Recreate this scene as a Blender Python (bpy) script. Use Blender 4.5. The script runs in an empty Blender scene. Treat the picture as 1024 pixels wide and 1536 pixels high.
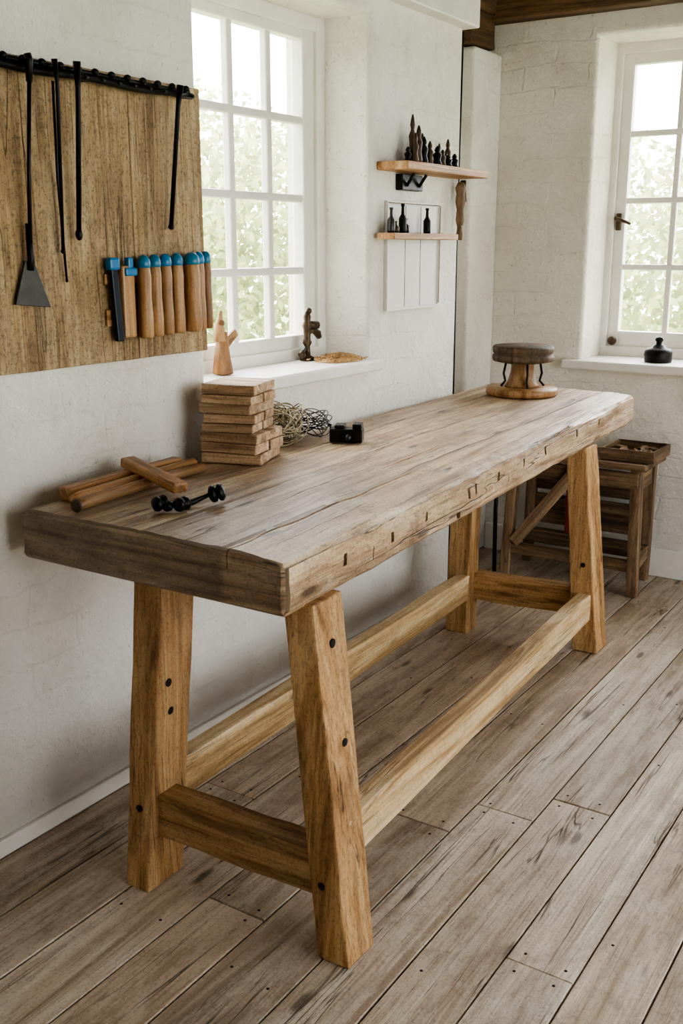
import bpy, bmesh, math, random
from mathutils import Vector, Matrix, noise
R=random.Random(7)
scene=bpy.context.scene
try:
    scene.view_settings.view_transform='AgX'; scene.view_settings.look='AgX - Medium High Contrast'
except Exception as e: print(e)
def col(h):
    h=h.lstrip('#'); v=[int(h[i:i+2],16)/255 for i in (0,2,4)]
    return tuple((c/12.92 if c<=.04045 else ((c+.055)/1.055)**2.4) for c in v)+(1,)
# ---------------------------------------------------------------- materials
class NT:
    def __init__(s,name):
        s.m=bpy.data.materials.new(name); s.m.use_nodes=True; s.t=s.m.node_tree; s.n=s.t.nodes; s.n.clear()
        s.out=s.n.new('ShaderNodeOutputMaterial')
    def N(s,t,**k):
        x=s.n.new(t)
        for a,b in k.items(): setattr(x,a,b)
        return x
    def L(s,a,b): s.t.links.new(a,b)
    def noise(s,vec,scale,detail=5,rough=.55,dist=0):
        x=s.N('ShaderNodeTexNoise'); x.inputs['Scale'].default_value=scale; x.inputs['Detail'].default_value=detail
        x.inputs['Roughness'].default_value=rough; x.inputs['Distortion'].default_value=dist
        if vec is not None: s.L(vec,x.inputs['Vector'])
        return x.outputs['Fac']
    def mapping(s,vec,sc,rot=(0,0,0)):
        x=s.N('ShaderNodeMapping'); x.inputs['Scale'].default_value=sc; x.inputs['Rotation'].default_value=rot; s.L(vec,x.inputs['Vector']); return x.outputs['Vector']
    def ramp(s,fac,stops):
        x=s.N('ShaderNodeValToRGB'); e=x.color_ramp.elements
        while len(e)<len(stops): e.new(.5)
        for i,(p,c) in enumerate(stops): e[i].position=p; e[i].color=c if len(c)==4 else tuple(c)+(1,)
        s.L(fac,x.inputs['Fac']); return x.outputs['Color']
    def mix(s,fac,a,b,mode='MIX'):
        x=s.N('ShaderNodeMix'); x.data_type='RGBA'; x.blend_type=mode
        for sock,v in ((x.inputs[0],fac),(x.inputs[6],a),(x.inputs[7],b)):
            if isinstance(v,(int,float)): sock.default_value=v
            elif isinstance(v,tuple): sock.default_value=v
            else: s.L(v,sock)
        return x.outputs[2]
    def math(s,op,a,b=None,c=None):
        x=s.N('ShaderNodeMath'); x.operation=op
        for i,v in enumerate((a,b,c)):
            if v is None: continue
            if isinstance(v,(int,float)): x.inputs[i].default_value=v
            else: s.L(v,x.inputs[i])
        return x.outputs[0]
    def bump(s,h,strength,dist,normal=None):
        x=s.N('ShaderNodeBump'); x.inputs['Strength'].default_value=strength; x.inputs['Distance'].default_value=dist
        s.L(h,x.inputs['Height'])
        if normal is not None: s.L(normal,x.inputs['Normal'])
        return x.outputs['Normal']
    def bsdf(s,color,rough,normal=None,metal=0,spec=.5):
        b=s.N('ShaderNodeBsdfPrincipled')
        for nm,v in (('Base Color',color),('Roughness',rough),('Metallic',metal),('Specular IOR Level',spec)):
            if isinstance(v,(int,float,tuple)): b.inputs[nm].default_value=v
            else: s.L(v,b.inputs[nm])
        if normal is not None: s.L(normal,b.inputs['Normal'])
        s.L(b.outputs[0],s.out.inputs[0]); return b
G=lambda v:(v,v,v,1)
def wood(name,dark,mid,light,rough=.55,bump=.4,dirt=.5,dirtcol='#3a2b1e',spec=.4,streak=.5,knots=.5,crack=.6,gs=1.0,speck=.25,pale=0,palecol='#d8cbb8',stain=0,staincol='#4a3524'):
    t=NT(name)
    a=t.N('ShaderNodeAttribute'); a.attribute_name='gc'; v=a.outputs['Vector']
    ti=t.N('ShaderNodeAttribute'); ti.attribute_name='tint'
    g=t.noise(t.mapping(v,(1.1*gs,16*gs,16*gs)),1.0,8,.66,1.2)
    f=t.noise(t.mapping(v,(3.5,200,200)),1.0,4,.6,.4)
    c=t.ramp(g,[(.36,col(dark)),(.48,col(mid)),(.62,col(light))])
    c=t.mix(streak,c,t.ramp(f,[(.34,G(.30)),(.47,G(.92)),(.8,G(1.2))]),'MULTIPLY')
    d=t.noise(t.mapping(v,(3.2,7,7)),1.0,10,.74,.5)
    c=t.mix(t.math('MULTIPLY',t.ramp(d,[(.49,G(0)),(.60,G(1))]),dirt),c,col(dirtcol))
    if stain:
        st=t.noise(v,9,10,.8,.2)
        c=t.mix(t.math('MULTIPLY',t.ramp(st,[(.55,G(0)),(.64,G(1))]),stain),c,col(staincol))
    if pale:
        pz=t.noise(t.mapping(v,(4,11,11)),1.0,9,.8,.3)
        c=t.mix(t.math('MULTIPLY',t.ramp(pz,[(.50,G(0)),(.60,G(1))]),pale),c,col(palecol))
    s_=t.noise(v,130,3,.75)
    c=t.mix(speck,c,t.ramp(s_,[(.38,G(.25)),(.47,G(1))]),'MULTIPLY')
    cr=t.noise(t.mapping(v,(.9,22,22)),1.0,3,.5,.5)
    ck=t.ramp(cr,[(.485,G(0)),(.498,G(1)),(.511,G(0))])
    ckm=t.ramp(t.noise(t.mapping(v,(2.2,7,7)),1.0,3,.5),[(.48,G(0)),(.58,G(1))])
    ckf=t.math('MULTIPLY',t.math('MULTIPLY',ck,ckm),crack)
    c=t.mix(ckf,c,col('#241709'))
    vo=t.N('ShaderNodeTexVoronoi'); vo.feature='F1'; vo.inputs['Scale'].default_value=1.0; t.L(t.mapping(v,(2.6,9,9)),vo.inputs['Vector'])
    k=t.ramp(vo.outputs['Distance'],[(.06,G(1)),(.12,G(0))])
    c=t.mix(t.math('MULTIPLY',k,knots),c,col('#33210f'))
    c=t.mix(1.0,c,ti.outputs['Color'],'MULTIPLY')
    h=t.math('SUBTRACT',t.math('ADD',t.math('MULTIPLY',f,.5),t.math('MULTIPLY',g,.9)),t.math('MULTIPLY',ckf,1.2))
    h=t.math('ADD',h,t.math('MULTIPLY',d,.8))
    n=t.bump(h,bump,.006)
    n=t.bump(s_,bump*.4,.002,n)
    rr=t.math('MULTIPLY_ADD',g,-.25,rough+.14)
    t.bsdf(c,rr,n,0,spec); return t.m
def plaster(name,base,stain,bricks=.5,ystain=.35):
    t=NT(name)
    co=t.N('ShaderNodeNewGeometry').outputs['Position']
    sx=t.N('ShaderNodeSeparateXYZ'); t.L(co,sx.inputs[0])
    cb=t.N('ShaderNodeCombineXYZ'); t.L(t.math('ADD',sx.outputs[0],sx.outputs[1]),cb.inputs[0]); t.L(sx.outputs[2],cb.inputs[1])
    wv=t.N('ShaderNodeVectorMath'); wv.operation='ADD'
    nz=t.N('ShaderNodeTexNoise'); nz.inputs['Scale'].default_value=5; nz.inputs['Detail'].default_value=4; t.L(co,nz.inputs['Vector'])
    sc=t.N('ShaderNodeVectorMath'); sc.operation='SCALE'; sc.inputs['Scale'].default_value=.07; t.L(nz.outputs['Color'],sc.inputs[0])
    t.L(cb.outputs[0],wv.inputs[0]); t.L(sc.outputs[0],wv.inputs[1])
    br=t.N('ShaderNodeTexBrick'); br.inputs['Scale'].default_value=1; br.inputs['Brick Width'].default_value=.29; br.inputs['Row Height'].default_value=.098
    br.inputs['Mortar Size'].default_value=.007; br.inputs['Mortar Smooth'].default_value=1; t.L(wv.outputs[0],br.inputs['Vector'])
    mort=br.outputs['Fac']
    mask=t.ramp(t.noise(co,2.3,4,.6),[(.45,G(0)),(.62,G(1))])
    mm=t.math('MULTIPLY',mort,mask)
    n1=t.noise(co,4.5,8,.66); n2=t.noise(co,42,6,.7); n3=t.noise(co,1.7,7,.65)
    c=t.mix(t.ramp(n3,[(.42,G(0)),(.66,G(ystain))]),col(base),col(stain))
    c=t.mix(t.ramp(n1,[(.52,G(0)),(.68,G(.45))]),c,col(stain))
    sp=t.ramp(t.noise(co,55,3,.75),[(.63,G(0)),(.70,G(.5))]); c=t.mix(sp,c,col('#8f8474'))
    c=t.mix(t.math('MULTIPLY',mm,.10*bricks),c,col('#8a8276'))
    cr=t.noise(co,3.1,6,.6,.8); ck=t.math('MULTIPLY',t.ramp(cr,[(.497,G(0)),(.5,G(1)),(.503,G(0))]),t.ramp(n3,[(.5,G(0)),(.58,G(.35))]))
    c=t.mix(ck,c,col('#7a7264'))
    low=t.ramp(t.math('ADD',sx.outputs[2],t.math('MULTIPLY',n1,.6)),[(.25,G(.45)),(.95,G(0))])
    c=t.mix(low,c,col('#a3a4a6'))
    h=t.math('SUBTRACT',t.math('ADD',t.math('MULTIPLY',n1,1.8),t.math('MULTIPLY',n2,.35)),t.math('MULTIPLY',mm,.12*bricks))
    n=t.bump(h,.9,.018)
    t.bsdf(c,.85,n,0,.25); return t.m
def flat(name,c,rough=.5,metal=0,spec=.5,var=.25,vs=30,bump=.15):
    t=NT(name); co=t.N('ShaderNodeTexCoord').outputs['Object']
    n=t.noise(co,vs,5,.6)
    cc=t.mix(t.ramp(n,[(.3,G(1)),(.7,G(0))]),col(c),tuple(x*(1-var) for x in col(c)[:3])+(1,))
    t.bsdf(cc,t.math('MULTIPLY_ADD',n,.2,rough-.1),t.bump(n,bump,.003),metal,spec); return t.m
M={}
M['bench']=wood('old_bench_oak','#7b6145','#b09070','#d4ba94',rough=.42,bump=.8,dirt=.45,dirtcol='#7c634a',spec=.5,pale=.55,palecol='#cdbb9e',crack=1,streak=.65,speck=.5,stain=.55,staincol='#594330',knots=.8)
M['leg']=wood('honey_pine','#85603a','#b48a5a','#cfaa78',rough=.6,bump=.45,dirt=.35,dirtcol='#86623c',crack=.8,streak=.6,speck=.4,stain=.3,staincol='#644930',spec=.3,pale=.2,palecol='#d0b48c')
M['rail']=wood('pale_pine','#9c7c50','#caa97c','#e0c8a0',rough=.6,bump=.4,dirt=.3,dirtcol='#96774f',knots=.8,streak=.5,speck=.3,stain=.2,spec=.3)
M['floor']=wood('floor_board','#a08c74','#c0ad97','#d9cab6',rough=.46,bump=.4,dirt=.5,dirtcol='#978370',knots=.7,crack=.9,gs=.8,pale=.45,palecol='#dcd2c4',streak=.5,speck=.35,stain=.35,staincol='#756453')
M['board']=wood('weathered_panel','#806547','#a5875f','#c0a57d',rough=.7,bump=1.0,dirt=.6,dirtcol='#7c6347',knots=.6,pale=.4,palecol='#c4ae8b',streak=.5,speck=.6,stain=.6,staincol='#664e34')
M['block']=wood('block_wood','#846547','#b59371','#d3b590',rough=.65,bump=.6,dirt=.35,dirtcol='#8f7052',streak=.7,speck=.4,stain=.3)
M['shelf']=wood('shelf_wood','#8c5f32','#b18152','#cda274',rough=.5,bump=.3,dirt=.2)
M['dark']=wood('old_dark_wood','#493725','#735a40','#977b5d',rough=.6,bump=.6,dirt=.5,dirtcol='#3a2a1e',stain=.5)
M['beam']=wood('beam_wood','#35241a','#5c4129','#7c5d3d',rough=.7,bump=.9,dirt=.5,crack=1)
M['handle']=wood('handle_wood','#83592f','#a97a4c','#c39868',rough=.4,bump=.2,dirt=.2,knots=0,crack=.3,streak=.6)
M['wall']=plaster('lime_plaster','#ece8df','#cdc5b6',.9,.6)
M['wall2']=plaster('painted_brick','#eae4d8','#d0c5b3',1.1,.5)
M['trim']=flat('white_paint','#e8e4dc',.45,var=.14,vs=8,bump=.15)
M['iron']=flat('black_iron','#1c1b1a',.42,.7,var=.4,vs=60,bump=.3)
M['steel']=flat('grey_steel','#4a4a48',.4,.8,var=.4,vs=25)
M['blue']=flat('blue_plastic','#1273a8',.35,var=.1)
M['teal']=flat('teal_plastic','#1e7396',.35,var=.1)
M['navy']=flat('navy_blade','#16202c',.35,.5)
M['wire']=flat('dull_wire','#a39678',.4,.6)
M['brass']=flat('aged_brass','#54432f',.45,.6,var=.5,vs=60)
M['shav']=flat('wood_shavings','#cfa875',.8,var=.5,vs=120,bump=1)
M['hole']=flat('dark_hole','#17100a',.9)
M['wht']=flat('panel_white','#dedcd4',.6,var=.1,vs=10)
M['under']=flat('subfloor','#140f0a',.9)
M['grass']=flat('lawn','#9aa872',.9,vs=3,var=.5)
M['red']=flat('red_paint','#7a2a1c',.5)
t=NT('leaves'); d=t.N('ShaderNodeBsdfDiffuse'); tr=t.N('ShaderNodeBsdfTranslucent'); mx=t.N('ShaderNodeMixShader'); a=t.N('ShaderNodeAttribute'); a.attribute_name='tint'
cc=t.mix(1,col('#cdd4ad'),a.outputs['Color'],'MULTIPLY'); t.L(cc,d.inputs[0]); t.L(cc,tr.inputs[0]); t.L(d.outputs[0],mx.inputs[1]); t.L(tr.outputs[0],mx.inputs[2]); t.L(mx.outputs[0],t.out.inputs[0]); M['leaf']=t.m
t=NT('window_glass'); tr=t.N('ShaderNodeBsdfTransparent'); gl=t.N('ShaderNodeBsdfGlossy'); gl.inputs['Roughness'].default_value=.03; mx=t.N('ShaderNodeMixShader')
mx.inputs[0].default_value=.05; t.L(tr.outputs[0],mx.inputs[1]); t.L(gl.outputs[0],mx.inputs[2]); t.L(mx.outputs[0],t.out.inputs[0]); M['glass']=t.m
# ---------------------------------------------------------------- mesh builder
class B:
    def __init__(s,name,mats):
        s.name=name; s.mats=mats; s.v=[]; s.f=[]; s.gc=[]; s.ti=[]; s.mi=[]; s.sm=[]
    def add(s,verts,faces,gc=None,tint=1.0,mat=0,smooth=False):
        o=len(s.v); s.v+= [tuple(p) for p in verts]
        if gc is None:
            off=Vector((R.uniform(0,40),R.uniform(0,40),R.uniform(0,40))); gc=[Vector(p)+off for p in verts]
        s.gc+=[tuple(g) for g in gc]
        if not hasattr(tint,'__len__'): tint=(tint,tint,tint)
        s.ti+=[tuple(tint)+(1,)]*len(verts)
        s.f+=[tuple(i+o for i in f) for f in faces]; s.mi+=[mat]*len(faces); s.sm+=[smooth]*len(faces)
    def bm(s,bm,along,tint,mat,smooth=False):
        bm.verts.ensure_lookup_table(); bm.verts.index_update()
        vs=[v.co.copy() for v in bm.verts]; fs=[[v.index for v in f.verts] for f in bm.faces]
        s.add(vs,fs,s.grain(vs,along),tint,mat,smooth); bm.free()
    def grain(s,vs,along):
        a=Vector(along).normalized(); r=Vector((0,0,1)) if abs(a.z)<.9 else Vector((1,0,0))
        b=a.cross(r).normalized(); c=a.cross(b)
        off=Vector((R.uniform(0,50),R.uniform(0,50),R.uniform(0,50)))
        return [Vector((p.dot(a),p.dot(b),p.dot(c)))+off for p in (Vector(q) for q in vs)]
    def hexa(s,c,along=None,bev=.004,tint=1.0,mat=0,seg=2,jit=0.0,cuts=0):
        bm=bmesh.new(); V=[bm.verts.new(p) for p in c]
        for f in ((3,2,1,0),(4,5,6,7),(0,1,5,4),(1,2,6,5),(2,3,7,6),(3,0,4,7)): bm.faces.new([V[i] for i in f])
        if along is None:
            e=[Vector(c[1])-Vector(c[0]),Vector(c[3])-Vector(c[0]),Vector(c[4])-Vector(c[0])]; along=max(e,key=lambda q:q.length)
        bmesh.ops.recalc_face_normals(bm,faces=bm.faces)
        if cuts: bmesh.ops.subdivide_edges(bm,edges=bm.edges[:],cuts=cuts,use_grid_fill=True)
        if jit:
            for v in bm.verts: v.co+=jit*noise.noise_vector(v.co*9+Vector((3,1,7)))
        if bev:
            es=[e for e in bm.edges if len(e.link_faces)==2 and e.calc_face_angle(0)>.6]
            bmesh.ops.bevel(bm,geom=es,offset=bev,segments=seg,affect='EDGES',profile=.5,clamp_overlap=True)
        s.bm(bm,along,tint,mat)
    def box(s,lo,hi,**k):
        x0,y0,z0=lo; x1,y1,z1=hi
        s.hexa([(x0,y0,z0),(x1,y0,z0),(x1,y1,z0),(x0,y1,z0),(x0,y0,z1),(x1,y0,z1),(x1,y1,z1),(x0,y1,z1)],**k)
    def obox(s,cen,size,rot=0,tilt=None,**k):
        Mx=Matrix.Translation(cen)@Matrix.Rotation(rot,4,'Z')
        if tilt is not None: Mx=Mx@tilt
        a,b,c=[q/2 for q in size]
        s.hexa([Mx@Vector(p) for p in ((-a,-b,-c),(a,-b,-c),(a,b,-c),(-a,b,-c),(-a,-b,c),(a,-b,c),(a,b,c),(-a,b,c))],**k)
    def bar(s,p,q,w,h,up=(0,0,1),**k):
        p=Vector(p);q=Vector(q);d=(q-p).normalized();u=Vector(up);sd=d.cross(u).normalized();u=sd.cross(d)
        sd=sd*w/2;u=u*h/2
        s.hexa([p-sd-u,p+sd-u,p+sd+u,p-sd+u,q-sd-u,q+sd-u,q+sd+u,q-sd+u],along=d,**k)
    def lathe(s,prof,base,axis=(0,0,1),seg=24,tint=1.0,mat=0,smooth=True):
        a=Vector(axis).normalized(); r=Vector((0,0,1)) if abs(a.z)<.9 else Vector((1,0,0))
        b=a.cross(r).normalized(); c=a.cross(b); base=Vector(base); vs=[];fs=[]
        for r_,h in prof:
            for i in range(seg):
                th=2*math.pi*i/seg; vs.append(base+a*h+(b*math.cos(th)+c*math.sin(th))*r_)
        for j in range(len(prof)-1):
            for i in range(seg):
                k=(i+1)%seg; fs.append((j*seg+i,j*seg+k,(j+1)*seg+k,(j+1)*seg+i))
        fs.append(tuple(range(seg))[::-1]); n=len(prof)-1; fs.append(tuple(n*seg+i for i in range(seg)))
        s.add(vs,fs,s.grain(vs,a),tint,mat,smooth)
    def tube(s,pts,rad,seg=8,tint=1.0,mat=0):
        pts=[Vector(p) for p in pts]; n=len(pts); rr=rad if hasattr(rad,'__len__') else [rad]*n; vs=[];fs=[]
        pb=None
        for j,p in enumerate(pts):
            d=(pts[min(j+1,n-1)]-pts[max(j-1,0)]).normalized()
            if pb is None:
                r=Vector((0,0,1)) if abs(d.z)<.9 else Vector((1,0,0)); b=d.cross(r).normalized()
            else: b=(pb-d*pb.dot(d)).normalized()
            pb=b; c=d.cross(b)
            for i in range(seg):
                th=2*math.pi*i/seg; vs.append(p+(b*math.cos(th)+c*math.sin(th))*rr[j])
        for j in range(n-1):
            for i in range(seg):
                k=(i+1)%seg; fs.append((j*seg+i,j*seg+k,(j+1)*seg+k,(j+1)*seg+i))
        fs.append(tuple(range(seg))[::-1]); fs.append(tuple((n-1)*seg+i for i in range(seg)))
        s.add(vs,fs,s.grain(vs,pts[-1]-pts[0] if (pts[-1]-pts[0]).length>1e-4 else (0,0,1)),tint,mat,True)
    def ball(s,c,r,sc=(1,1,1),tint=1.0,mat=0,jit=0,sub=3):
        bm=bmesh.new(); bmesh.ops.create_icosphere(bm,subdivisions=sub,radius=r)
        for v in bm.verts:
            v.co=Vector((v.co.x*sc[0],v.co.y*sc[1],v.co.z*sc[2]))
            if jit: v.co+=jit*noise.noise_vector(v.co*(2/r)+Vector(c)*9)
            v.co+=Vector(c)
        s.bm(bm,(0,0,1),tint,mat,True)
    def done(s):
        me=bpy.data.meshes.new(s.name); me.from_pydata(s.v,[],s.f)
        for m in s.mats: me.materials.append(M[m])
        at=me.attributes.new('gc','FLOAT_VECTOR','POINT'); at.data.foreach_set('vector',[x for g in s.gc for x in g])
        at=me.attributes.new('tint','FLOAT_COLOR','POINT'); at.data.foreach_set('color',[x for g in s.ti for x in g])
        me.polygons.foreach_set('material_index',s.mi); me.polygons.foreach_set('use_smooth',s.sm)
        me.validate(); me.update()
        o=bpy.data.objects.new(s.name,me); scene.collection.objects.link(o); return o
def cut(o,cutters,axis=None,val=0,rng=None,bevel=.018):
    """boolean-subtract a cutter mesh, bake the result; optionally round the rim of the opening on plane axis=val"""
    m=o.modifiers.new('b','BOOLEAN'); m.object=cutters; m.operation='DIFFERENCE'; m.solver='EXACT'; m.use_self=True
    dg=bpy.context.evaluated_depsgraph_get(); me=bpy.data.meshes.new_from_object(o.evaluated_get(dg))
    o.modifiers.clear(); o.data=me
    bpy.data.objects.remove(cutters)
    if axis is not None:
        bm=bmesh.new(); bm.from_mesh(me); es=[]
        for e in bm.edges:
            ok=True
            for v in e.verts:
                if abs(v.co[axis]-val)>1e-4: ok=False
                for ax,a_,b_ in rng:
                    if not(a_-1e-3<v.co[ax]<b_+1e-3): ok=False
            if ok and len(e.link_faces)==2 and e.calc_face_angle(0)>.7: es.append(e)
        bmesh.ops.bevel(bm,geom=es,offset=bevel,segments=4,affect='EDGES',profile=.5)
        bm.to_mesh(me); bm.free()
# ---------------------------------------------------------------- room
YB=4.5176; YE=3.79; REC=-.27; CE=2.62
b=B('wall_left',['wall']); b.box((-.34,-2.2,-.05),(0,YE,CE),bev=0); w=b.done()
c=B('cutter',['wall']); c.box((-1,2.245,1.03),(1,3.12,2.19),bev=0); cut(w,c.done(),0,0,((1,2.2,3.2),(2,1.0,2.25)))
b=B('wall_left_recess',['wall']); b.box((-.45,YE-.02,-.05),(REC,YB+.02,CE),bev=0); b.done()
b=B('wall_back',['wall2']); b.box((-.45,YB,-.05),(4.2,YB+.36,CE),bev=0); w=b.done()
c=B('cutter',['wall2']); c.box((.275,4.2,.93),(1.10,5.2,2.312),bev=0); cut(w,c.done(),1,YB,((0,.2,1.2),(2,.9,2.4)))
b=B('wall_rear_unseen',['wall']); b.box((-.34,-2.5,-.05),(4.2,-2.2,CE),bev=0); b.done()  # unseen wall added to keep rear-facing sides darker
b=B('wall_right_unseen',['wall']); b.box((4.0,-2.5,-.05),(4.3,YB+.3,CE),bev=0); w=b.done()  # unseen wall added to dim the rear, opening shaped for soft side light
c=B('cutter',['wall']); c.box((3.5,.5,.25),(4.8,4.2,2.45),bev=0); cut(w,c.done(),0,4.0,((1,.4,4.3),(2,.2,2.5)))
b=B('trim_corner_pillar',['wall']); b.box((REC-.001,4.24,0),(-.165,YB,2.275),bev=.012); b.done()
b=B('trim_beam_casing',['trim']); b.box((-.02,3.13,2.25),(.06,3.82,CE-.02),bev=.006); b.done()
b=B('trim_shadow_gap_line',['iron'])  # thin dark tube added to draw the shadow gap at the wall end
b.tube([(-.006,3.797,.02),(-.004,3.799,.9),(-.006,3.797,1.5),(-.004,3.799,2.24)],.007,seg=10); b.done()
# floor planks
b=B('floor',['floor','under','hole'])
b.box((-.4,-2.4,-.06),(4.4,4.7,-.03),bev=0,mat=1)
x=-.33; Rf=random.Random(21)
edges=[]
while x<4.2:
    wd=Rf.choice([.15,.16,.165,.18]); edges.append((x,wd)); x+=wd
for i,(x,wd) in enumerate(edges):
    y=-2.3-Rf.uniform(0,1.5)
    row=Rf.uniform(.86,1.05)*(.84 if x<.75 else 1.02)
    while y<4.56:
        ln=Rf.uniform(1.9,3.2); y1=min(y+ln,4.56)
        if y1>-2.3:
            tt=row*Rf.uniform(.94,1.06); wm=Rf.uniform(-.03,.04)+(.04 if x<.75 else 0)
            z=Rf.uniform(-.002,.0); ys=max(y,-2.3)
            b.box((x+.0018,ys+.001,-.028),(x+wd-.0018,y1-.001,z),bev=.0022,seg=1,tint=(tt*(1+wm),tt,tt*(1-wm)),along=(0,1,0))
            for yy in (ys+.03,y1-.03,ys+(y1-ys)*.36,ys+(y1-ys)*.7):
                for xx in (x+.035,x+wd-.035):
                    if 0<yy<4.4 and Rf.random()<.75: b.lathe([(0,-.001),(.0032,-.001),(.0036,.0004),(0,.0005)],(xx+Rf.uniform(-.008,.008),yy+Rf.uniform(-.01,.01),z),seg=8,mat=2)
        y=y1
b.done()
b=B('ceiling',['beam'])
for i in range(24):
    b.box((-.45+i*.2,-2.4,CE),(-.45+i*.2+.195,4.8,CE+.04),bev=.003,tint=R.uniform(.7,1.0),along=(0,1,0))
b.done()
b=B('trim_ceiling_beam',['beam'])
b.box((-.26,4.40,2.395),(4.0,YB-.005,2.60),bev=.012,jit=.006,cuts=6,along=(1,0,0))
b.box((-.25,4.20,2.28),(-.165,4.44,2.44),bev=.01,jit=.006,cuts=3,along=(0,1,0),tint=.8)
b.box((-.26,4.16,2.41),(-.15,4.44,2.56),bev=.01,jit=.006,cuts=3,along=(0,1,0),tint=1)
b.done()
b=B('baseboard_left',['trim']); b.box((0,-2.2,0),(.014,YE,.045),bev=.003); b.done()
b=B('baseboard_back',['trim']); b.box((-.16,YB-.018,0),(4.0,YB,.13),bev=.004); b.done()
# ---------------------------------------------------------------- windows
b=B('window_1',['trim','glass','brass'])
X=-.21
b.box((X-.05,2.235,1.05),(X+.010,2.275,2.20),bev=.003); b.box((X-.052,3.075,1.048),(X+.032,3.13,2.202),bev=.004)
b.box((X-.049,2.237,2.145),(X+.029,3.128,2.198),bev=.004); b.box((X-.048,2.238,1.052),(X+.027,3.127,1.105),bev=.004)
b.box((X-.032,3.012,1.102),(X+.017,3.08,2.152),bev=.005); b.box((X-.03,2.27,2.115),(X+.015,3.078,2.149),bev=.005); b.box((X-.029,2.271,1.10),(X+.014,3.079,1.15),bev=.005)
for y in (2.445,2.64,2.835): b.box((X-.02,y-.014,1.14),(X+.0078,y+.014,2.12),bev=.005)
for z in (1.862,1.61,1.37): b.box((X-.021,2.27,z-.013),(X+.0094,3.03,z+.013),bev=.005)
b.box((X-.012,2.272,1.13),(X-.008,3.028,2.13),bev=0,mat=1)
b.done()
b=B('trim_window_sill',['trim'])
b.box((-.30,2.20,1.025),(.045,3.16,1.066),bev=.008,seg=3); b.done()
Y=4.79
b=B('window_2',['trim','glass','brass'])
b.box((.265,Y-.032,.943),(.305,Y+.052,2.322),bev=.004); b.box((1.07,Y-.032,.943),(1.11,Y+.052,2.322),bev=.004)
b.box((.267,Y-.029,2.27),(1.108,Y+.049,2.320),bev=.004); b.box((.268,Y-.028,.946),(1.107,Y+.048,1.0),bev=.004)
b.box((.302,Y-.014,.992),(.352,Y+.032,2.282),bev=.005); b.box((1.02,Y-.014,.992),(1.075,Y+.032,2.282),bev=.005)
b.box((.304,Y-.012,2.225),(1.073,Y+.03,2.279),bev=.005); b.box((.305,Y-.011,.995),(1.072,Y+.029,1.07),bev=.005)
for x in (.565,.79): b.box((x-.013,Y-.0075,1.06),(x+.013,Y+.02,2.24),bev=.005)
for z in (1.938,1.652,1.36): b.box((.34,Y-.0092,z-.013),(1.03,Y+.021,z+.013),bev=.005)
b.box((.342,Y+.008,1.05),(1.028,Y+.012,2.25),bev=0,mat=1)
b.obox((.325,Y-.02,1.56),(.022,.014,.075),mat=2,bev=.003); b.tube([(.325,Y-.03,1.575),(.325,Y-.06,1.575),(.345,Y-.065,1.57),(.395,Y-.065,1.55)],[.008,.008,.009,.006],mat=2)
b.lathe([(.0,0),(.010,0),(.010,.01),(.019,.014),(.021,.026),(.014,.034),(0,.036)],(.335,Y-.012,1.025),(0,-1,0),mat=2)
b.done()
b=B('trim_back_sill',['trim']); b.box((.20,YB-.05,.915),(1.16,YB+.26,.955),bev=.008,seg=3); b.done()
# ---------------------------------------------------------------- workbench
bench=bpy.data.objects.new('workbench',None); scene.collection.objects.link(bench)
A_,B_,C_,D_=Vector((.069,1.505,0)),Vector((.819,1.505,0)),Vector((.649,4.155,0)),Vector((.007,4.155,0))
ZB,ZT=.752,.871
def slab_xy(s,t): return (A_*(1-t)+B_*t)*(1-s)+(D_*(1-t)+C_*t)*s
NS,NW,NH=220,44,8
bm=bmesh.new(); grid={}
def P3(i,j,k):
    if (i,j,k) in grid: return grid[(i,j,k)]
    s,t_,h=i/NS,j/NW,k/NH
    p=slab_xy(s,t_); z=ZB+(ZT-ZB)*h
    q=Vector((p.x,p.y,z))
    L=2.65
    dt=(1-t_)*.72; db=t_*.72; ds=min(s,1-s)*L; dz=(1-h)*(ZT-ZB); dzb=h*(ZT-ZB)
    wob=noise.noise(Vector((s*9,3.1,t_*2)))*.5+noise.noise(Vector((s*28,7.7,t_*2)))*.3
    def rnd(d1,d2,r):
        a=max(0,1-d1/r); c=max(0,1-d2/r); return a*c*r*.55
    rr=.014+.018*wob
    if dt<.06:
        a=rnd(dt,dz,max(.004,rr*1.3)); q.x-=a; q.z-=a*1.1
        a=rnd(dt,dzb,max(.004,rr)); q.x-=a; q.z+=a
    if db<.06:
        a=rnd(db,dz,.014); q.x+=a; q.z-=a
    if ds<.06:
        sg=1 if s<.5 else -1
        a=rnd(ds,dz,max(.005,rr*.8)); q.y+=sg*a; q.z-=a
        a=rnd(ds,dt,.012); q.y+=sg*a; q.x-=a
        a=rnd(ds,dzb,.010); q.y+=sg*a; q.z+=a
    if t_>.98: q.x+=.008*noise.noise(Vector((q.y*3.5,q.z*6,1.3)))+.0045*noise.noise(Vector((q.y*14,q.z*30,5.3)))
    if h>.99:
        q.z+=.004*noise.noise(Vector((q.x*6,q.y*2,4.)))+.0022*noise.noise(Vector((q.x*34,q.y*6,4.)))
        q.z-=.016*max(0,1-dt/.12)*max(0,.45+noise.noise(Vector((q.y*2.4,0,9.))))
    if s<.001: q.y+=.006*noise.noise(Vector((q.x*5,q.z*14,2.2)))+.002*noise.noise(Vector((q.x*20,q.z*60,2.2)))
    v=bm.verts.new(q); grid[(i,j,k)]=v; return v
for k in (0,NH):
    for i in range(NS):
        for j in range(NW):
            f=[P3(i,j,k),P3(i+1,j,k),P3(i+1,j+1,k),P3(i,j+1,k)]; bm.faces.new(f if k==0 else f[::-1])
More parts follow.
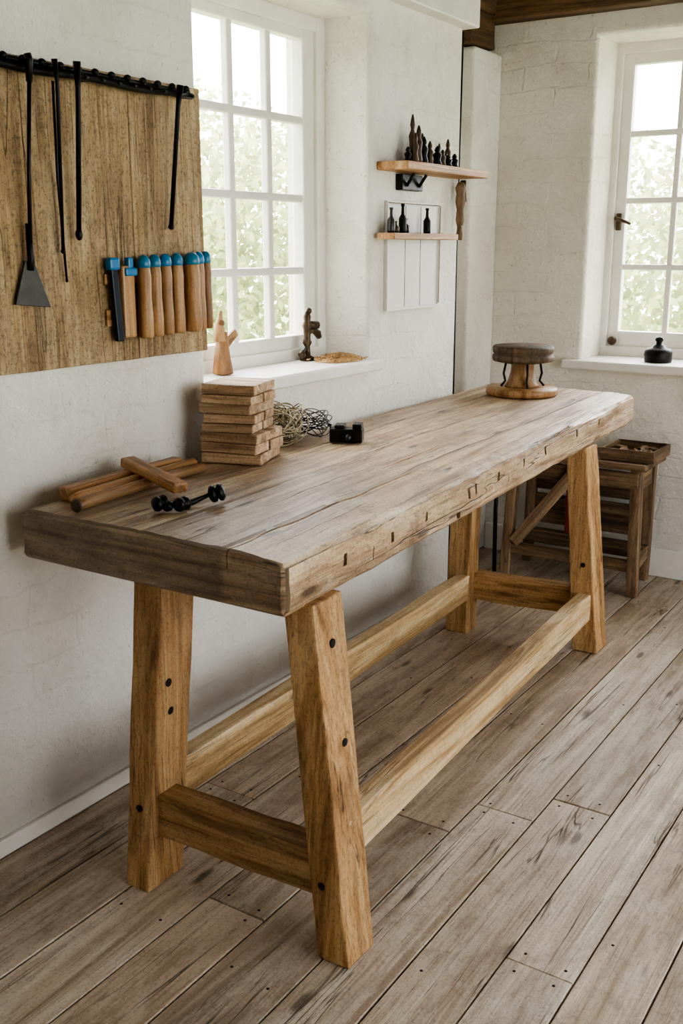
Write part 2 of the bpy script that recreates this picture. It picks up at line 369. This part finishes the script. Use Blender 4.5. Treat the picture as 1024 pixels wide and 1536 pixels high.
for i in (0,NS):
    for j in range(NW):
        for k in range(NH):
            f=[P3(i,j,k),P3(i,j+1,k),P3(i,j+1,k+1),P3(i,j,k+1)]; bm.faces.new(f if i==0 else f[::-1])
for j in (0,NW):
    for i in range(NS):
        for k in range(NH):
            f=[P3(i,j,k),P3(i+1,j,k),P3(i+1,j,k+1),P3(i,j,k+1)]; bm.faces.new(f if j==NW else f[::-1])
bmesh.ops.recalc_face_normals(bm,faces=bm.faces)
me=bpy.data.meshes.new('slab'); bm.to_mesh(me); bm.free(); me.materials.append(M['bench'])
slab=bpy.data.objects.new('slab',me); scene.collection.objects.link(slab)
c=B('cutter',['hole'])
def seam(pts,w,depth,z=ZT):
    n=len(pts); vs=[]; fs=[]
    for i,(x,y) in enumerate(pts):
        ww=w*(.25+.75*math.sin(math.pi*(i+.15)/(n-.7)))*(.7+.5*abs(noise.noise(Vector((x*40,y*14,0)))))
        for dx,dz in ((-ww,.02),(ww,.02),(ww*.6,-depth),(-ww*.6,-depth)): vs.append((x+dx,y,z+dz))
    for i in range(n-1):
        for a_ in range(4): fs.append((i*4+a_,i*4+(a_+1)%4,(i+1)*4+(a_+1)%4,(i+1)*4+a_))
    fs.append((3,2,1,0)); fs.append(tuple((n-1)*4+k for k in range(4)))
    c.add(vs,fs)
def sline(t_,s0,s1,n=60,am=.004,sd=0):
    out=[]
    for i in range(n):
        s=s0+(s1-s0)*i/(n-1); p=slab_xy(s,t_); out.append((p.x+am*noise.noise(Vector((s*22,sd,t_*5))),p.y))
    return out
seam(sline(.80,-.01,.33,am=.012,sd=1),.0065,.04)
seam(sline(.775,.30,.60,am=.010,sd=2),.004,.025)
seam(sline(.79,.58,1.01,am=.006,sd=3),.003,.02)
seam(sline(.48,.20,1.01,n=90,am=.006,sd=4),.003,.02)
seam(sline(.22,.22,1.01,n=90,am=.006,sd=5),.0024,.015)
seam(sline(.62,.12,.34,am=.012,sd=6),.003,.014)
seam(sline(.90,.40,.95,am=.010,sd=7),.0022,.014)
seam(sline(.35,.55,.8,am=.010,sd=8),.0022,.014)
seam(sline(.88,.02,.20,am=.008,sd=9),.002,.012)
seam(sline(.68,.30,.46,am=.016,sd=10),.004,.014)
seam(sline(.55,.03,.16,am=.008,sd=11),.002,.012)
cu=c.done(); cut(slab,cu)
c=B('cutter',['hole'])
for (s,zc,hw,hh) in ((.085,.815,.007,.014),(.165,.812,.007,.012),(.235,.817,.007,.012),(.335,.820,.006,.015),(.352,.822,.006,.015),(.42,.822,.007,.013),(.495,.825,.007,.013),(.575,.825,.008,.013),(.70,.83,.008,.013),(.80,.83,.007,.011),(.31,.775,.011,.008),(.13,.80,.002,.016),(.45,.80,.002,.013)):
    p=slab_xy(s,1); c.box((p.x-.03,p.y-hw,zc-hh),(p.x+.05,p.y+hw,zc+hh),bev=.002)
cu=c.done(); cut(slab,cu)
me=slab.data
gc=[];ti=[]
for v in me.vertices:
    x,y,z=v.co; s=(y-1.505)/2.65; xl=A_.x+(D_.x-A_.x)*s; xr=B_.x+(C_.x-B_.x)*s; t_=(x-xl)/(xr-xl)
    pl=0 if t_<.225 else 1 if t_<.483 else 2 if t_<.79 else 3
    gc+= [y if s>.003 else x+3, t_*.72+pl*3.3 if s>.003 else .3, z]
    k=(.93,1.02,.97,1.12)[pl]
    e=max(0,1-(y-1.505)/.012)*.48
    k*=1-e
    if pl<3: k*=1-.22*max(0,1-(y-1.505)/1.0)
    lip_highlight=max(0,1-abs((1-t_))/.03)*max(0,1-abs(z-ZT)/.02)*.2  # highlight on the worn front lip, put into the tint
    k*=1+lip_highlight
    if .01<t_<.972 and .003<s<.997 and .757<z<.859: k=.10  # shade inside the mortises and seams, put into the tint
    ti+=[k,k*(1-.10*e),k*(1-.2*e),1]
for a_ in ('gc','tint'):
    if a_ in me.attributes: me.attributes.remove(me.attributes[a_])
at=me.attributes.new('gc','FLOAT_VECTOR','POINT'); at.data.foreach_set('vector',gc)
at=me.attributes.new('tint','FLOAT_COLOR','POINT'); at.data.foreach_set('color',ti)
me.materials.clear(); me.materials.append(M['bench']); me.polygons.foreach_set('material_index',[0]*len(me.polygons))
slab.parent=bench
def leg(name,bx,by,tx,ty,tint=1.0,px=(),py=()):
    b=B(name,['leg','hole'])
    b.hexa([(bx[0],by[0],0),(bx[1],by[0],0),(bx[1],by[1],0),(bx[0],by[1],0),(tx[0],ty[0],.756),(tx[1],ty[0],.756),(tx[1],ty[1],.756),(tx[0],ty[1],.756)],along=(0,0,1),bev=.005,seg=2,jit=.004,cuts=6,tint=tint)
    for z,o_ in px:
        f=z/.756; xm=bx[1]+(tx[1]-bx[1])*f; ym=(by[0]+by[1])/2+((ty[0]+ty[1])-(by[0]+by[1]))/2*f
        b.lathe([(0,-.004),(.009,-.004),(.010,.0015),(.007,.0022),(0,.0022)],(xm,ym+o_,z),(1,0,0),seg=14,mat=1)
    for z,o_ in py:
        f=z/.756; ym=by[0]+(ty[0]-by[0])*f; xm=(bx[0]+bx[1])/2+((tx[0]+tx[1])-(bx[0]+bx[1]))/2*f
        b.lathe([(0,-.004),(.008,-.004),(.009,.0015),(.006,.0022),(0,.0022)],(xm+o_,ym,z),(0,-1,0),seg=14,mat=1)
    o=b.done(); o.parent=bench
leg('leg_1',(.866,.943),(1.53,1.632),(.742,.818),(1.59,1.70),1.0,px=((.665,0),(.455,.01)),py=((.165,-.01),))
leg('leg_2',(.338,.412),(1.50,1.62),(.35,.432),(1.57,1.68),.92,px=((.50,-.02),(.43,-.01)),py=((.20,0),))
leg('leg_3',(.692,.785),(3.455,3.575),(.618,.692),(3.48,3.60),1.0,py=((.33,.01),))
leg('leg_4',(.20,.292),(3.385,3.47),(.20,.285),(3.42,3.51),.9)
def rail(name,p,q,w,h,mat='rail',tint=1):
    b=B(name,[mat,'hole']); b.bar(p,q,w,h,bev=.005,jit=.004,cuts=6,tint=tint)
    o=b.done(); o.parent=bench
rail('stretcher_front',(.872,1.60,.245),(.722,3.50,.172),.05,.10)
rail('stretcher_rear',(.385,1.58,.23),(.262,3.43,.182),.05,.10,tint=.97)
rail('stretcher_end_near',(.39,1.572,.183),(.89,1.585,.183),.07,.105,'leg',tint=.72)
rail('stretcher_end_far',(.26,3.47,.178),(.72,3.52,.178),.06,.108,'leg')
# ---------------------------------------------------------------- tool board
b=B('tool_board',['board','handle','hole'])
ys=[1.25,1.62,1.95,2.2177]
for i in range(3):
    b.box((0.002,ys[i],1.171),(.032,ys[i+1]-.0006,1.851),bev=.003,jit=.002,cuts=4,along=(0,0,1),tint=R.uniform(.95,1.05))
b.done()
b=B('tool_rack_rail',['iron','steel'])
b.tube([(.062,1.40+i*.05,1.822+.003*math.sin(i)) for i in range(16)],.009,seg=10)
b.tube([(.062,1.48,1.836),(.062,1.85,1.834),(.062,2.14,1.831)],.006,seg=8)
for i in range(13):
    y=1.50+i*.052; b.ball((.068,y,1.838),.009,sc=(1,1.1,.9),sub=2)
    if i>4: b.ball((.074,y+.02,1.822),.0045,mat=1,sub=2)
for y in (1.47,1.80,2.13): b.tube([(.03,y,1.825),(.062,y,1.824)],.008)
b.done()
b=B('hanging_scraper',['iron','steel'])
b.tube([(.090,1.598,1.845),(.092,1.60,1.832),(.088,1.60,1.79)],[.008,.009,.007]); b.tube([(.088,1.60,1.79),(.066,1.60,1.6),(.05,1.602,1.43)],[.0045,.0045,.005])
b.tube([(.05,1.602,1.50),(.05,1.602,1.42),(.045,1.602,1.40)],[.007,.008,.009])
b.hexa([(.040,1.555,1.325),(.046,1.555,1.325),(.046,1.655,1.315),(.040,1.655,1.315),(.040,1.59,1.42),(.046,1.59,1.42),(.046,1.614,1.42),(.040,1.614,1.42)],mat=1,bev=.001)
b.done()
b=B('hanging_rod',['iron']); b.tube([(.090,1.672,1.845),(.086,1.68,1.80),(.05,1.698,1.44)],[.007,.0045,.004]); b.ball((.05,1.698,1.44),.006,sub=2)
b.tube([(.085,1.668,1.80),(.045,1.70,1.60),(.045,1.708,1.37)],[.003,.003,.003]); b.done()
b=B('hanging_rod',['iron']); b.tube([(.092,1.735,1.848),(.088,1.738,1.79),(.055,1.745,1.48)],[.009,.006,.006]); b.ball((.055,1.745,1.478),.009,sc=(1,1,1.6),sub=2); b.done()
b=B('hanging_rod',['iron']); b.tube([(.090,2.078,1.84),(.082,2.076,1.79),(.05,2.068,1.50)],[.009,.006,.006]); b.ball((.05,2.068,1.50),.008,sub=2); b.done()
b=B('chisel_set',['handle','teal','blue','navy','shelf'])
b.box((.034,1.835,1.26),(.04,2.215,1.30),mat=4,bev=.001); b.box((.034,1.835,1.36),(.04,2.215,1.385),mat=4,bev=.001)
b.hexa([(.045,1.850,1.222),(.060,1.850,1.222),(.060,1.872,1.222),(.045,1.872,1.222),(.045,1.838,1.40),(.060,1.838,1.40),(.060,1.860,1.40),(.045,1.860,1.40)],mat=3,bev=.003); b.box((.042,1.832,1.395),(.064,1.866,1.425),mat=2,bev=.006)
b.box((.044,1.874,1.23),(.062,1.915,1.405),mat=0,bev=.005,along=(0,0,1)); b.box((.042,1.880,1.380),(.068,1.920,1.40),mat=2,bev=.004); b.box((.046,1.893,1.38),(.064,1.912,1.425),mat=2,bev=.005)
for i,(y,r) in enumerate(((1.95,.019),(1.99,.018),(2.03,.018),(2.073,.0185),(2.125,.024),(2.162,.017),(2.192,.016))):
    z0=1.225+i*.0015; x=.04+r
    b.lathe([(0,0),(r*.85,0),(r,.006),(r*1.02,.05),(r*.9,.10),(r*.96,.15),(r*.85,.172),(r*.8,.176)],(x,y,z0),mat=0,tint=R.uniform(.8,1.0))
    b.lathe([(r*.75,.0),(r*.92,.004),(r*.95,.012),(r*.85,.022),(r*.5,.031),(0,.034)],(x,y,z0+.172),mat=1 if i%3!=2 else 2)
b.done()
# ---------------------------------------------------------------- sill things
b=B('carved_wood_figure',['handle','shelf'])
b.hexa([(-.145,2.445,1.066),(-.105,2.445,1.066),(-.105,2.495,1.066),(-.145,2.495,1.066),(-.14,2.455,1.20),(-.115,2.45,1.20),(-.11,2.475,1.20),(-.14,2.48,1.20)],along=(0,0,1),bev=.006,jit=.008,cuts=4)
b.tube([(-.125,2.462,1.17),(-.125,2.46,1.215),(-.122,2.46,1.235),(-.12,2.462,1.262)],[.02,.016,.009,.005],tint=.8)
b.hexa([(-.125,2.48,1.14),(-.115,2.48,1.14),(-.11,2.535,1.185),(-.125,2.535,1.185),(-.125,2.47,1.17),(-.115,2.47,1.17),(-.11,2.52,1.205),(-.125,2.52,1.205)],along=(0,1,.5),bev=.003,tint=.8)
b.ball((-.12,2.46,1.225),.013,sub=2,tint=.7); b.done()
b=B('small_bench_clamp',['brass','steel'])
x,y=-.145,2.955
b.lathe([(0,0),(.026,0),(.026,.01),(.012,.018),(.010,.05),(.016,.06),(.012,.075),(.014,.11),(.018,.12),(.012,.135),(.014,.15),(.008,.168),(0,.172)],(x,y,1.066))
b.tube([(x,y,1.16),(x,y+.03,1.17),(x,y+.065,1.155),(x,y+.075,1.14)],[.012,.010,.014,.01]); b.tube([(x,y,1.19),(x+.01,y+.05,1.185)],[.012,.014])
b.tube([(x,y-.035,1.09),(x,y+.02,1.13)],[.006,.006],mat=1); b.ball((x,y-.035,1.09),.012,sub=2); b.ball((x,y+.01,1.235),.012,sub=2); b.done()
b=B('wood_shavings_pile',['shav'])
Rs=random.Random(3)
b.ball((-.05,3.01,1.067),.05,sc=(1.35,2.0,.30),jit=.010)
for i in range(420):
    u=Rs.gauss(0,.5);v=Rs.gauss(0,.5)
    px_,py_=-.05+u*.062,3.005+v*.095; 
    if not(-.115<px_<.038 and 2.90<py_<3.10): continue
    pz=1.068+.014*max(0,1-u*u-v*v)+Rs.uniform(0,.005); a0=Rs.uniform(0,6.28); r=Rs.uniform(.003,.008); pts=[]
    for k in range(6): pts.append((px_+r*math.cos(a0+k*.9),py_+r*math.sin(a0+k*.9),pz+.001*k))
    vs=[];fs=[]
    for k,p in enumerate(pts): vs+=[p,(p[0]+.001,p[1],p[2]+.004)]
    for k in range(5): fs.append((2*k,2*k+2,2*k+3,2*k+1))
    b.add(vs,fs,tint=Rs.uniform(.7,1.2))
b.done()
b=B('iron_pot',['iron'])
b.lathe([(0,0),(.056,0),(.060,.006),(.060,.045),(.052,.058),(.030,.064),(.026,.074),(.014,.078),(.012,.088),(.018,.096),(.016,.108),(0,.112)],(.60,4.60,.955),seg=32)
b.tube([(.60+.056*math.cos(a_),4.60-.02,.985+.02*math.sin(a_)) for a_ in [k*math.pi/8 for k in range(9)]],.004); b.done()
# ---------------------------------------------------------------- wall shelves
b=B('wall_shelf',['shelf','iron','brass'])
b.box((.001,3.17,1.705),(.125,3.80,1.733),bev=.004,jit=.002,cuts=3,along=(0,1,0))
b.box((.001,3.30,1.645),(.03,3.45,1.70),mat=1,bev=.003); b.tube([(.03,3.33,1.66),(.06,3.33,1.70)],.006,mat=1); b.tube([(.03,3.42,1.66),(.06,3.42,1.70)],.006,mat=1)
b.done()
b=B('shelf_figurines',['brass','iron'])
for (y,h,r,m_) in ((3.29,.055,.014,1),(3.325,.165,.014,0),(3.35,.13,.015,0),(3.38,.095,.017,1),(3.41,.11,.013,0),(3.44,.085,.014,0),(3.475,.07,.018,1),(3.51,.06,.014,0),(3.555,.045,.02,1),(3.60,.105,.013,0),(3.635,.055,.016,1),(3.30,.10,.012,0),(3.49,.08,.01,0),(3.575,.06,.013,0)):
    k=h/.16
    b.lathe([(0,0),(r,0),(r,.02*k),(r*.7,.05*k),(r*.95,.09*k),(r*.45,.11*k),(r*.65,.125*k),(r*.5,.14*k),(r*.2,.158*k),(0,.16*k)],(.06+R.uniform(-.02,.02),y,1.733),mat=m_,seg=14)
b.done()
b=B('wall_shelf',['shelf']); b.box((.017,3.15,1.475),(.088,3.63,1.497),bev=.003,jit=.002,cuts=3,along=(0,1,0)); b.done()
b=B('small_bottles',['steel','iron','brass'])
for (y,h,m_) in ((3.19,.085,0),(3.27,.10,1),(3.29,.05,1),(3.45,.09,1),(3.22,.04,2)):
    b.lathe([(0,0),(.013,0),(.014,.01),(.014,h*.5),(.006,h*.65),(.005,h*.9),(.007,h*.92),(.007,h),(0,h)],(.05,y,1.497),mat=m_,seg=14)
b.done()
b=B('wall_panel',['wht','dark','steel'])
b.box((.001,3.235,1.235),(.010,3.612,1.60),bev=.002)
for lo,hi in (((.001,3.225,1.595),(.016,3.62,1.607)),((.001,3.226,1.236),(.0155,3.236,1.606)),((.001,3.610,1.236),(.0155,3.619,1.606)),((.001,3.225,1.225),(.016,3.621,1.236))): b.box(lo,hi,bev=.001,mat=0)
for y in (3.36,3.475): b.box((.010,y-.001,1.237),(.0112,y+.001,1.594),mat=2,bev=0)
b.box((.015,3.613,1.24),(.0175,3.618,1.60),mat=1,bev=0); b.box((.0155,3.228,1.598),(.0172,3.61,1.602),mat=1,bev=0)
b.done()
b=B('hanging_hand_tool',['dark','brass'])
b.tube([(.03,3.775,1.70),(.035,3.77,1.62)],[.012,.014],mat=1); b.lathe([(0,0),(.012,0),(.017,.02),(.014,.06),(.02,.09),(.016,.12),(.022,.14),(.012,.16),(0,.165)],(.035,3.745,1.53)); b.lathe([(0,0),(.01,.0),(.014,.02),(.01,.05),(0,.06)],(.035,3.745,1.475))
b.done()
# ---------------------------------------------------------------- things on the bench
b=B('wood_block_stack',['block'])
z=.8735; Rb=random.Random(5); hs=[.028,.029,.027,.025,.026,.028,.025,.028]
for i,h in enumerate(hs):
    cx,cy=.135+Rb.uniform(-.008,.008),2.222+Rb.uniform(-.008,.008); sx,sy=(.172,.176) if i<3 else (.155,.165)
    if i>=3: cx-=.006;cy+=.004
    rot=math.radians(17+Rb.uniform(-5,5)); tt=Rb.uniform(.8,1.15)
    if i in (1,3,4,6):
        o=Matrix.Rotation(rot,3,'Z')@Vector((0,sy*.26,0)); 
        b.obox((cx+o.x,cy+o.y,z+h/2),(sx,sy*.47,h-.001),rot,bev=.003,jit=.002,cuts=2,tint=tt,along=(math.cos(rot),math.sin(rot),0))
        b.obox((cx-o.x,cy-o.y,z+h/2),(sx*.97,sy*.5,h-.002),rot,bev=.003,jit=.002,cuts=2,tint=Rb.uniform(.8,1.1),along=(math.cos(rot),math.sin(rot),0))
    else: b.obox((cx,cy,z+h/2),(sx,sy,h-.001),rot,bev=.003,jit=.002,cuts=2,tint=tt,along=(math.cos(rot),math.sin(rot),0))
    z+=h
b.done()
b=B('wooden_sticks',['handle','dark','block'])
b.bar((.105,1.60,.890),(.085,2.02,.890),.036,.034,bev=.006,jit=.002,cuts=3)
b.tube([(.165,1.575,.889),(.16,1.60,.889),(.14,1.80,.889),(.12,2.04,.889)],[.013,.016,.016,.015],seg=14)
b.tube([(.20,1.555,.886),(.195,1.58,.886),(.175,1.80,.886),(.16,2.03,.886)],[.012,.014,.014,.013],seg=14,tint=.6)
b.lathe([(0,0),(.013,0),(.015,.003),(.013,.008),(0,.008)],(.2015,1.547,.886),(-.09,1,0),mat=1,tint=.3)
b.bar((.065,1.85,.921),(.30,1.79,.893),.042,.026,bev=.006,jit=.002,cuts=3,tint=1.1)
b.done()
b=B('iron_knobs',['iron'])
def knob(c,ax,r=.017):
    b.lathe([(0,0),(r*.55,0),(r*.9,.004),(r,.010),(r*.92,.016),(r*.6,.019),(r*.95,.023),(r,.030),(r*.7,.036),(0,.038)],c,ax,seg=20)
knob((.350,1.640,.8895),(.3,.9,.1),.0175); knob((.395,1.665,.8895),(.1,.95,0),.0165); b.ball((.372,1.665,.885),.013,jit=.003)
b.tube([(.385,1.70,.888),(.380,1.735,.880),(.395,1.768,.890),(.41,1.78,.90)],[.005,.008,.005,.005]); knob((.402,1.772,.8935),(.8,.5,.25),.021); b.done()
b=B('wire_coil',['wire','iron'])
Rw=random.Random(11)
for k in range(50):
    cx,cy,cz=.09+Rw.uniform(-.02,.02),2.47+Rw.uniform(-.035,.035),.927+Rw.uniform(-.016,.020); r=Rw.uniform(.035,.064); a1,a2=Rw.uniform(-1.1,1.1),Rw.uniform(-1.1,1.1); Mt=Matrix.Rotation(a1,3,'X')@Matrix.Rotation(a2,3,'Y')
    pts=[]
    for i in range(25):
        th=i/24*2*math.pi; p=Mt@Vector((r*math.cos(th),r*math.sin(th)*1.1,.004*math.sin(3*th+k))); pts.append((cx+p.x,cy+p.y,max(.876,cz+p.z)))
    b.tube(pts,.0019,seg=5,tint=Rw.uniform(.7,1.2))
for k in range(14):
    cx,cy=.115+Rw.uniform(-.01,.01),2.61+Rw.uniform(-.02,.02); r=Rw.uniform(.045,.066); a1=Rw.uniform(-.6,.6);Mt=Matrix.Rotation(a1,3,'X')@Matrix.Rotation(Rw.uniform(-.8,.8),3,'Y'); pts=[]
    for i in range(25):
        th=i/24*2*math.pi; p=Mt@Vector((r*math.cos(th),r*math.sin(th),0)); pts.append((cx+p.x-.008,cy+p.y,max(.876,.918+p.z)))
    b.tube(pts,.0014,seg=5,mat=1)
b.done()
b=B('small_vise_block',['iron','steel'])
rt=math.radians(25)
b.obox((.248,2.60,.895),(.10,.055,.042),rt,bev=.004); b.obox((.228,2.595,.921),(.03,.05,.012),rt,bev=.003); b.obox((.278,2.615,.923),(.028,.05,.016),rt,bev=.003)
b.lathe([(0,0),(.009,0),(.009,.012),(0,.013)],(.268,2.578,.893),(.42,-.9,0),mat=1,seg=14); b.tube([(.203,2.58,.915),(.208,2.56,.93),(.223,2.55,.93)],.003)
b.done()
b=B('turned_stand',['dark','handle','iron'])
cx,cy=.275,3.86
b.lathe([(0,0),(.138,0),(.143,.006),(.143,.022),(.137,.03),(0,.03)],(cx,cy,.8745),seg=40,mat=1,tint=.85)
b.lathe([(0,0),(.070,0),(.066,.012),(.055,.03),(.047,.06),(.045,.085),(.052,.10),(0,.10)],(cx,cy,.9045),seg=32,mat=1,tint=.75)
b.lathe([(0,0),(.09,0),(.118,.006),(.122,.014),(.122,.028),(.114,.034),(.12,.040),(.122,.058),(.116,.066),(0,.066)],(cx,cy,1.003),seg=40,mat=0,tint=.5)
for a_ in (-2.4,-.9,.5): 
    dx,dy=math.cos(a_),math.sin(a_); b.tube([(cx+dx*.07,cy+dy*.07,1.0),(cx+dx*.078,cy+dy*.078,.96),(cx+dx*.07,cy+dy*.07,.93),(cx+dx*.088,cy+dy*.088,.909)],.005,mat=2)
b.done()
# ---------------------------------------------------------------- corner low table
b=B('rustic_low_table',['dark','block','iron','red'])
for (x,y,x2,y2) in ((.69,4.17,.665,4.20),(.655,4.43,.665,4.40),(.10,4.17,.12,4.20),(.10,4.43,.12,4.40)):
    w_=.022; b.hexa([(x-w_,y-w_,0),(x+w_,y-w_,0),(x+w_,y+w_,0),(x-w_,y+w_,0),(x2-w_,y2-w_,.55),(x2+w_,y2-w_,.55),(x2+w_,y2+w_,.55),(x2-w_,y2+w_,.55)],along=(0,0,1),bev=.004,jit=.003,cuts=3,tint=R.uniform(.8,1.1))
for y0,y1 in ((4.155,4.27),(4.275,4.36),(4.365,4.46)): b.box((.06,y0,.548),(.71,y1,.575),bev=.004,jit=.003,cuts=3,along=(1,0,0),tint=R.uniform(.75,1.1))
b.bar((.10,4.18,.50),(.68,4.18,.50),.02,.07,bev=.003); b.bar((.675,4.19,.49),(.665,4.42,.49),.02,.07,bev=.003)
b.bar((.09,4.175,.13),(.70,4.175,.13),.03,.05,bev=.004,tint=.9); b.bar((.09,4.43,.13),(.66,4.43,.13),.03,.05,bev=.004,tint=.9); b.bar((.685,4.18,.13),(.66,4.42,.13),.03,.045,bev=.004)
for y in (4.22,4.29,4.36): b.box((.08,y,.155),(.68,y+.06,.172),bev=.003,along=(1,0,0),tint=R.uniform(.6,.95))
b.bar((.14,4.16,.16),(.42,4.16,.53),.02,.05,bev=.003,mat=1,tint=.7)
b.box((.30,4.36,.18),(.325,4.39,.50),mat=3,bev=.003)
b.box((.12,4.41,.20),(.66,4.425,.34),bev=.003,along=(1,0,0),tint=.7); b.box((.12,4.41,.36),(.66,4.425,.45),bev=.003,along=(1,0,0),tint=.6)
b.box((.50,4.20,.576),(.73,4.44,.588),bev=.003,along=(1,0,0))
for lo,hi in (((.50,4.20,.588),(.73,4.212,.625)),((.50,4.428,.588),(.73,4.44,.625)),((.50,4.212,.588),(.512,4.428,.625)),((.718,4.212,.588),(.73,4.428,.625))): b.box(lo,hi,bev=.002,tint=.8)
for i in range(9): b.obox((.53+R.uniform(0,.17),4.25+R.uniform(0,.14),.605),(.05,.03,.025),R.uniform(0,3),bev=.003,mat=1,tint=R.uniform(.4,.8))
b.tube([(.06,4.14,0.012),(.055,4.14,.3),(.06,4.15,.56)],.01,mat=2)
b.done()
# ---------------------------------------------------------------- outside
b=B('garden_lawn',['grass']); b.box((-30,-12,-.7),(14,30,-.6),bev=0); b.done()
Rt=random.Random(9)
def tree(blobs,n,size):
    b=B('garden_tree',['leaf']); vs=[];fs=[]; tis=[]
    for i in range(n):
        c_,r_=Rt.choice(blobs); d=Vector((Rt.gauss(0,1),Rt.gauss(0,1),Rt.gauss(0,1))).normalized()*r_*(Rt.random()**.35); p=Vector(c_)+d
        if p.z<-.35: continue
        u=Vector((Rt.gauss(0,1),Rt.gauss(0,1),Rt.gauss(0,1))).normalized(); w_=u.orthogonal().normalized(); s_=size*Rt.uniform(.6,1.3); o=len(vs)
        vs+=[p-u*s_,p+w_*s_*.5,p+u*s_,p-w_*s_*.5]; fs.append((o,o+1,o+2,o+3)); tt=Rt.uniform(.5,1.15); tis+=[(tt*Rt.uniform(.9,1.1),tt,tt*.86,1)]*4
    b.add(vs,fs); b.ti=tis; return b.done()
tree([((-10,12,.6),2.2),((-9,15,1.2),2.4),((-12,11,.6),2.6),((-8,18,.8),2.8),((-12,16,2.0),2.6)],22000,.10)
tree([((-1.5,16,.7),2.3),((1.5,17,.4),2.4),((-4,18,.8),2.6),((-.2,17.5,2.3),1.5)],16000,.10)
# ---------------------------------------------------------------- daylight
w=bpy.data.worlds.new('sky'); scene.world=w; w.use_nodes=True; nt=w.node_tree; nt.nodes.clear()
tc=nt.nodes.new('ShaderNodeTexCoord'); dt=nt.nodes.new('ShaderNodeVectorMath'); dt.operation='DOT_PRODUCT'; dt.inputs[1].default_value=Vector((-.62,.72,.30)).normalized()
nt.links.new(tc.outputs['Generated'],dt.inputs[0])
mr=nt.nodes.new('ShaderNodeMapRange'); mr.inputs[1].default_value=-.1; mr.inputs[2].default_value=.75; mr.inputs[3].default_value=5.8; mr.inputs[4].default_value=21.0; mr.interpolation_type='SMOOTHSTEP'
nt.links.new(dt.outputs['Value'],mr.inputs[0])
bg=nt.nodes.new('ShaderNodeBackground'); bg.inputs[0].default_value=(.95,.975,1,1); ou=nt.nodes.new('ShaderNodeOutputWorld')
nt.links.new(mr.outputs[0],bg.inputs[1]); nt.links.new(bg.outputs[0],ou.inputs[0])
# ---------------------------------------------------------------- camera
cam=bpy.data.cameras.new('camera'); co=bpy.data.objects.new('camera',cam); scene.collection.objects.link(co)
cam.sensor_fit='VERTICAL'; cam.sensor_height=36; cam.sensor_width=24; cam.lens=1539.765*36/1536
co.location=(1.921,0,1.45); co.rotation_euler=(math.pi/2-.2528,0,.5770); cam.clip_start=.05
scene.camera=co
